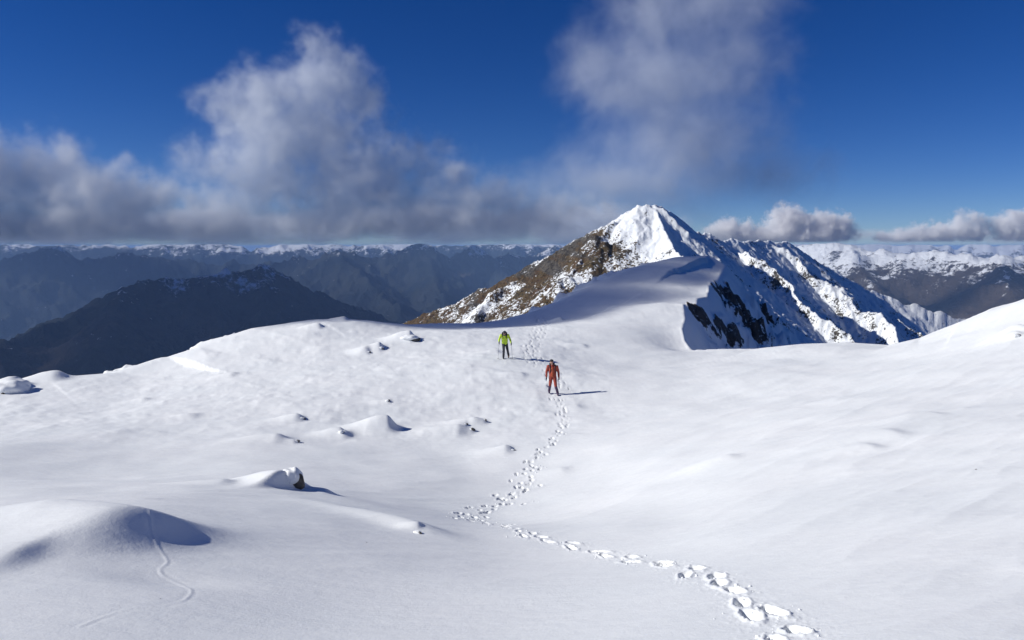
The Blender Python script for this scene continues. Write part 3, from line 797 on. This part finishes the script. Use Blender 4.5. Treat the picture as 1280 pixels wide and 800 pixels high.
stone(374, 607, 15.6, (.17, .22, .26), 'dark mossy rock end showing under the snow block in the middle foreground', .7, 3, 0, 'boulder', -.1, (-.9, .15), .0, 1.25)
stone(12, 490, 44, (.9, .8, .55), 'snow plastered boulder with a dark foot at the left end of the ridge rim', .95, 8, .3, 'boulder', .15, (.1, .22), .12)
stone(486, 502, 37, (.20, .18, .12), 'small dark stone alone in the snow straight above the pointed drift', .6, 11, 0, sink=.1, capshift=(-.6, 0))
stone(379, 524, 33, (.30, .2, .10), 'flat dark stone above and left of the pointed drift, on the left shoulder', .7, 12, .2, sink=.1)
stone(372, 552, 28, (.26, .2, .09), 'flat dark stone at the right end of a low drift on the left', .7, 13, .1, sink=.1)
stone(428, 541, 29.5, (.22, .2, .12), 'dark stone just left of the pointed snow drift', .7, 14, .4, sink=.1)
stone(591, 538, 30, (.26, .2, .12), 'lower dark stone of the crooked row right of the pointed drift', .5, 15, -.5, sink=0)
stone(583, 531, 31.4, (.20, .2, .09), 'middle dark stone of the crooked row right of the pointed drift', .6, 16, 0, sink=.1)
stone(607, 526, 32.6, (.16, .15, .12), 'small upper right stone of the crooked row right of the pointed drift', .5, 17, 0, sink=.1)
stone(642, 563, 25.8, (.20, .14, .05), 'thin stone edge in the snow left of the footprint line', .7, 18, 0, sink=.0)
stone(524, 667, 12.2, (.16, .07, .05), 'flat shaded stone under the end of the long foreground drift', .7, 19, -.5, sink=.0)
stone(478, 436, 50, (.42, .3, .16), 'long flat dark stone near the ridge rim, upper middle', .8, 20, 0, sink=.1)
stone(462, 441, 49, (.22, .2, .14), 'little dark stone left of the long flat one near the rim', .7, 21, 0, sink=.1)
stone(516, 424, 56, (.55, .35, .22), 'grey humped rock at the shadow edge left of the lime green walker', .9, 22, 0, 'boulder', .1, (-.35, 0), .2)
stone(628, 440, 46, (.18, .15, .1), 'small stone by the left pole of the lime green walker', .6, 23, 0, sink=.1, capshift=(-.7, 0))
stone(1272, 420, 38, (.40, .25, .15), 'shaded stone at the far right on the snowy slope', .7, 24, 0, sink=.1)
stone(458, 678, 11.6, (.035, .03, .02), 'tiny dark pebble on the foreground snow below the long drift', 0, 25)
stone(200, 749, 6.4, (.016, .014, .012), 'tiny dark pebble beside the snow runnel in the bottom left', 0, 26)
stone(1220, 587, 12.6, (.05, .03, .015), 'tiny pale brown stone on the right slope', 0, 27, sink=0)

# crumbs of snow kicked out beside the footprints
def crumbs():
    rs = np.random.RandomState(3); V = []; Fc = []
    bm = bmesh.new(); bmesh.ops.create_icosphere(bm, subdivisions=1, radius=1)
    bv = np.array([v.co[:] for v in bm.verts]); bf = np.array([[v.index for v in f.verts] for f in bm.faces]); bm.free()
    near = [q for q in PRINTS if q[1] < 26]
    C = []
    for q in near:
        for _ in range(5):
            a = rs.rand() * 6.28; r_ = .12 + abs(rs.normal(0, .11))
            C.append((q[0] + r_ * math.cos(a), q[1] + r_ * math.sin(a), .005 + .014 * rs.rand() ** 3))
    C = np.array(C); z, *_ = near_height(C[:, 0], C[:, 1])
    for (x, y, s_), zz in zip(C, z):
        k = len(V) * len(bv)
        V.append(bv * (s_ * (.7 + .6 * rs.rand(3))) * (1 + .3 * rs.rand(len(bv), 1)) + np.array([x, y, zz + s_ * .4]))
        Fc.append(bf + k)
    me = bpy.data.meshes.new('snow_crumbs'); me.from_pydata(np.concatenate(V).tolist(), [], np.concatenate(Fc).tolist())
    me.materials.append(M_SNOW)
    for p in me.polygons: p.use_smooth = True
    tag(link(bpy.data.objects.new('snow_crumbs', me)), kind='stuff')
crumbs()

# ------------------------------------------------------------------ clouds: real volumes, grids filled by geometry nodes
def cloud_material(name, dens, col, aniso):
    m, b = new_mat(name)
    v = b.n('ShaderNodeVolumePrincipled', {'Color': col + (1,), 'Density': dens, 'Anisotropy': aniso})
    return finish(m, b, None, v.outputs[0])

def cloud(name, label, blobs, res, dens, nscale, amp=.9, col=(.90, .905, .95), aniso=.2, seed=0, gain=2.2, mat=None, stretch=(1, 1, 1), warp=0.0, fill=.08, base=0):
    """blobs: list of (centre xyz, radii xyz, weight); the grid box is their common bounds"""
    lo = np.min([np.array(c) - np.array(r_) * 1.25 for c, r_, *_ in blobs], 0)
    hi = np.max([np.array(c) + np.array(r_) * 1.25 for c, r_, *_ in blobs], 0)
    ctr = (lo + hi) / 2
    g = bpy.data.node_groups.new(name, 'GeometryNodeTree')
    g.interface.new_socket('Geometry', in_out='OUTPUT', socket_type='NodeSocketGeometry')
    b = NT(g)
    pos = b.n('GeometryNodeInputPosition').outputs[0]
    wpos = b.n('ShaderNodeVectorMath', {0: pos, 1: (seed * 311.7, seed * 97.3, 0)}, operation='ADD').outputs[0]
    wpos = b.n('ShaderNodeVectorMath', {0: wpos, 1: stretch}, operation='MULTIPLY').outputs[0]
    f = None
    wp = pos
    for sc_, am in ((nscale * .45, warp), (nscale * 1.3, warp * .45), (nscale * 4, warp * .16)):
        nc = b.n('ShaderNodeTexNoise', {'Vector': wpos, 'Scale': sc_, 'Detail': 2.0}).outputs['Color']
        nc = b.n('ShaderNodeVectorMath', {0: nc, 1: (.5, .5, .5)}, operation='SUBTRACT').outputs[0]
        wp = b.n('ShaderNodeVectorMath', {0: nc, 1: (am, am, am), 2: wp}, operation='MULTIPLY_ADD').outputs[0]
    for c, r_, w in blobs:
        q = b.n('ShaderNodeVectorMath', {0: wp, 1: tuple(np.array(c) - ctr)}, operation='SUBTRACT').outputs[0]
        q = b.n('ShaderNodeVectorMath', {0: q, 1: tuple(1.0 / np.array(r_))}, operation='MULTIPLY').outputs[0]
        l = b.n('ShaderNodeVectorMath', {0: q}, operation='LENGTH').outputs['Value']
        v = b.math('MULTIPLY', b.math('SUBTRACT', 1.0, l), w)
        if f is None: f = v
        else:
            f = b.n('ShaderNodeMath', {0: f, 1: v, 2: .25}, operation='SMOOTH_MAX').outputs[0]
    n1 = b.noise(wpos, nscale, 8.0, .64, .8)
    n2 = b.noise(wpos, nscale * 3.3, 6.0, .68, .4)
    nn = b.math('ADD', b.math('MULTIPLY', b.math('SUBTRACT', n1, .5), 2 * amp), b.math('MULTIPLY', b.math('SUBTRACT', n2, .5), 1.8 * amp))
    d = b.math('ADD', f, nn)
    d = b.math('MULTIPLY', b.math('SUBTRACT', d, fill), gain, True)
    d = b.math('MULTIPLY', d, b.rng(f, -.08, .12))
    d = b.math('MULTIPLY', d, d)
    if base:
        pz = b.n('ShaderNodeSeparateXYZ', {0: pos}).outputs[2]
        alt = b.math('ADD', b.math('SUBTRACT', pz, 10.0 - ctr[2]), b.math('MULTIPLY', b.math('SUBTRACT', b.noise(wpos, nscale * .5, 4.0, .6), .62), base * 2.2))
        d = b.math('MULTIPLY', d, b.rng(alt, 0, base * .5))
        d = b.math('MULTIPLY', d, b.rng(pz, 46.0 - ctr[2], 66.0 + base * 1.5 - ctr[2]))
    vox = max(hi - lo) / res
    rs = [max(4, int((hi[i] - lo[i]) / vox)) for i in range(3)]
    vc = b.n('GeometryNodeVolumeCube', {'Density': d, 'Min': tuple(lo - ctr), 'Max': tuple(hi - ctr), 'Resolution X': rs[0], 'Resolution Y': rs[1], 'Resolution Z': rs[2]})
    mt = mat or cloud_material(name, dens, col, aniso)
    sm = b.n('GeometryNodeSetMaterial', {'Geometry': vc.outputs[0], 'Material': mt})
    out = b.n('NodeGroupOutput'); g.links.new(sm.outputs[0], out.inputs[0])
    me_ = bpy.data.meshes.new(name)
    o = link(bpy.data.objects.new(name, me_)); o.location = ctr
    md = o.modifiers.new('fill', 'NODES'); md.node_group = g
    return tag(o, label, 'cloud', kind='stuff')

def B(px, py, Yd, wx, wy, wz=None, w=1.0):
    """ellipsoid centred at that view point; wx, wy half sizes in photograph pixels at that distance, wz = depth half size"""
    k = Yd / F
    return (P(px, py, Yd), (wx * k, (wz if wz else (wx + wy) / 2 * .42) * k, wy * k), w)

D1 = 9000
cloud('cloud', 'tall pale grey cloud leaning to a ragged top left of the snowy peak', [
    B(398, 70, D1, 38, 50), B(395, 115, D1, 80, 66), B(445, 135, D1, 62, 66), B(320, 128, D1, 92, 62), B(370, 175, D1, 125, 85), B(335, 212, D1, 130, 62), B(450, 225, D1, 155, 78), B(560, 255, D1, 170, 62), B(660, 272, D1, 150, 48), B(430, 280, D1, 190, 50), B(270, 288, D1, 90, 34)],
    240, .0044, .0021, amp=.72, seed=1, aniso=.0, gain=1.4, warp=700, fill=-.06, col=(.94, .965, 1), base=110)
cloud('cloud', 'big grey cloud bank at the left edge above the dark valley', [
    B(45, 228, D1, 110, 78), B(-60, 235, D1, 160, 100), B(120, 255, D1, 150, 68), B(225, 278, D1, 130, 50), B(20, 285, D1, 190, 52), B(160, 292, D1, 130, 40)],
    200, .0046, .0022, amp=.70, seed=2, aniso=.0, gain=1.5, warp=700, fill=-.10, col=(.95, .965, .99), base=90)
cloud('cloud', 'wide towering thin grey cloud directly above the snowy peak', [
    B(860, 5, 4500, 150, 80), B(850, 100, 4500, 175, 100), B(865, 180, 4500, 180, 95), B(930, 225, 4500, 150, 62), B(800, 228, 4500, 190, 66), B(750, 80, 4500, 80, 75, w=.8)],
    220, .0044, .0022, amp=.56, seed=11, aniso=.0, gain=1.15, warp=360, fill=-.04, col=(.91, .945, 1), base=40)
cloud('cloud', 'flat dim cloud layer lying over the horizon left of the peak', [
    B(560, 282, 34000, 240, 30, 50), B(300, 286, 34000, 260, 26, 50), B(720, 280, 34000, 160, 32, 50), B(60, 286, 34000, 260, 26, 50)],
    300, .0011, .0006, amp=.8, seed=4, aniso=.0, stretch=(.6, .6, 1.2), gain=2, warp=1300, fill=0, col=(.90, .94, 1), base=60)
cloud('cloud', 'thin pale blue-grey cloud streak along the horizon right of the peak', [
    B(900, 298, 34000, 160, 9, 40), B(1120, 297, 34000, 160, 10, 40), B(1330, 297, 34000, 160, 10, 40)],
    260, .0006, .0008, amp=.7, seed=9, aniso=.0, stretch=(.6, .6, 1.4), gain=2, warp=900, fill=0, col=(.94, .97, 1), base=60)
cloud('cloud', 'row of small bright cumulus clouds just right of the snowy peak', [
    B(915, 290, 9500, 42, 20), B(985, 280, 9500, 34, 30), B(1030, 288, 9500, 50, 28), B(1000, 298, 9500, 80, 18), B(960, 298, 9500, 80, 14)],
    190, .020, .016, amp=.5, col=(.995, .99, .99), seed=5, base=20, gain=2.6, aniso=.0, warp=260, fill=.0)
cloud('cloud', 'small bright cumulus cloud over the distant range at the right edge', [
    B(1165, 294, 9500, 50, 18), B(1210, 287, 9500, 38, 26), B(1270, 285, 9500, 46, 26), B(1130, 298, 9500, 50, 12), B(1330, 288, 9500, 40, 20)],
    190, .016, .016, amp=.5, col=(.99, .99, .995), seed=6, base=20, gain=2.6, aniso=.0, warp=260, fill=.0)

# low wisp of cloud outside the view, to the left: its shade falls on the far rim of the snow field
ts = np.array(to_sun)
off = ts * 190
cloud('cloud', 'thin low cloud wisp drifting left of the ridge, beyond the edge of view', [
    (P(430, 404, 68) + off, (22, 12, 7), 1), (P(560, 404, 71) + off, (22, 13, 7), 1), (P(680, 388, 80) + off, (20, 14, 7), 1), (P(770, 356, 95) + off, (18, 15, 7), 1), (P(850, 328, 112) + off, (18, 17, 7), 1)],
    80, .15, .03, amp=.12, seed=7, gain=5)
cloud('cloud', 'broad cloud shading the dark valley on the left, outside the view', [
    (np.array((-5100, 3000, 1950)), (1700, 1900, 420), 1), (np.array((-5600, 4700, 2100)), (1700, 1500, 420), 1)],
    70, .004, .0006, amp=.6, seed=8, gain=3, warp=500)

# ------------------------------------------------------------------ haze
m, b = new_mat('thin_mountain_air')
v = b.n('ShaderNodeVolumePrincipled', {'Color': (.36, .58, 1.0, 1), 'Density': 0.00005, 'Anisotropy': 0.0})
finish(m, b, None, v.outputs[0])
bm = bmesh.new(); bmesh.ops.create_cube(bm, size=1)
me = bpy.data.meshes.new('haze'); bm.to_mesh(me); bm.free(); me.materials.append(m)
hz = link(bpy.data.objects.new('haze', me)); hz.scale = (130000, 130000, 1850); hz.location = (0, 0, 44 - 925)
tag(hz, kind='stuff')
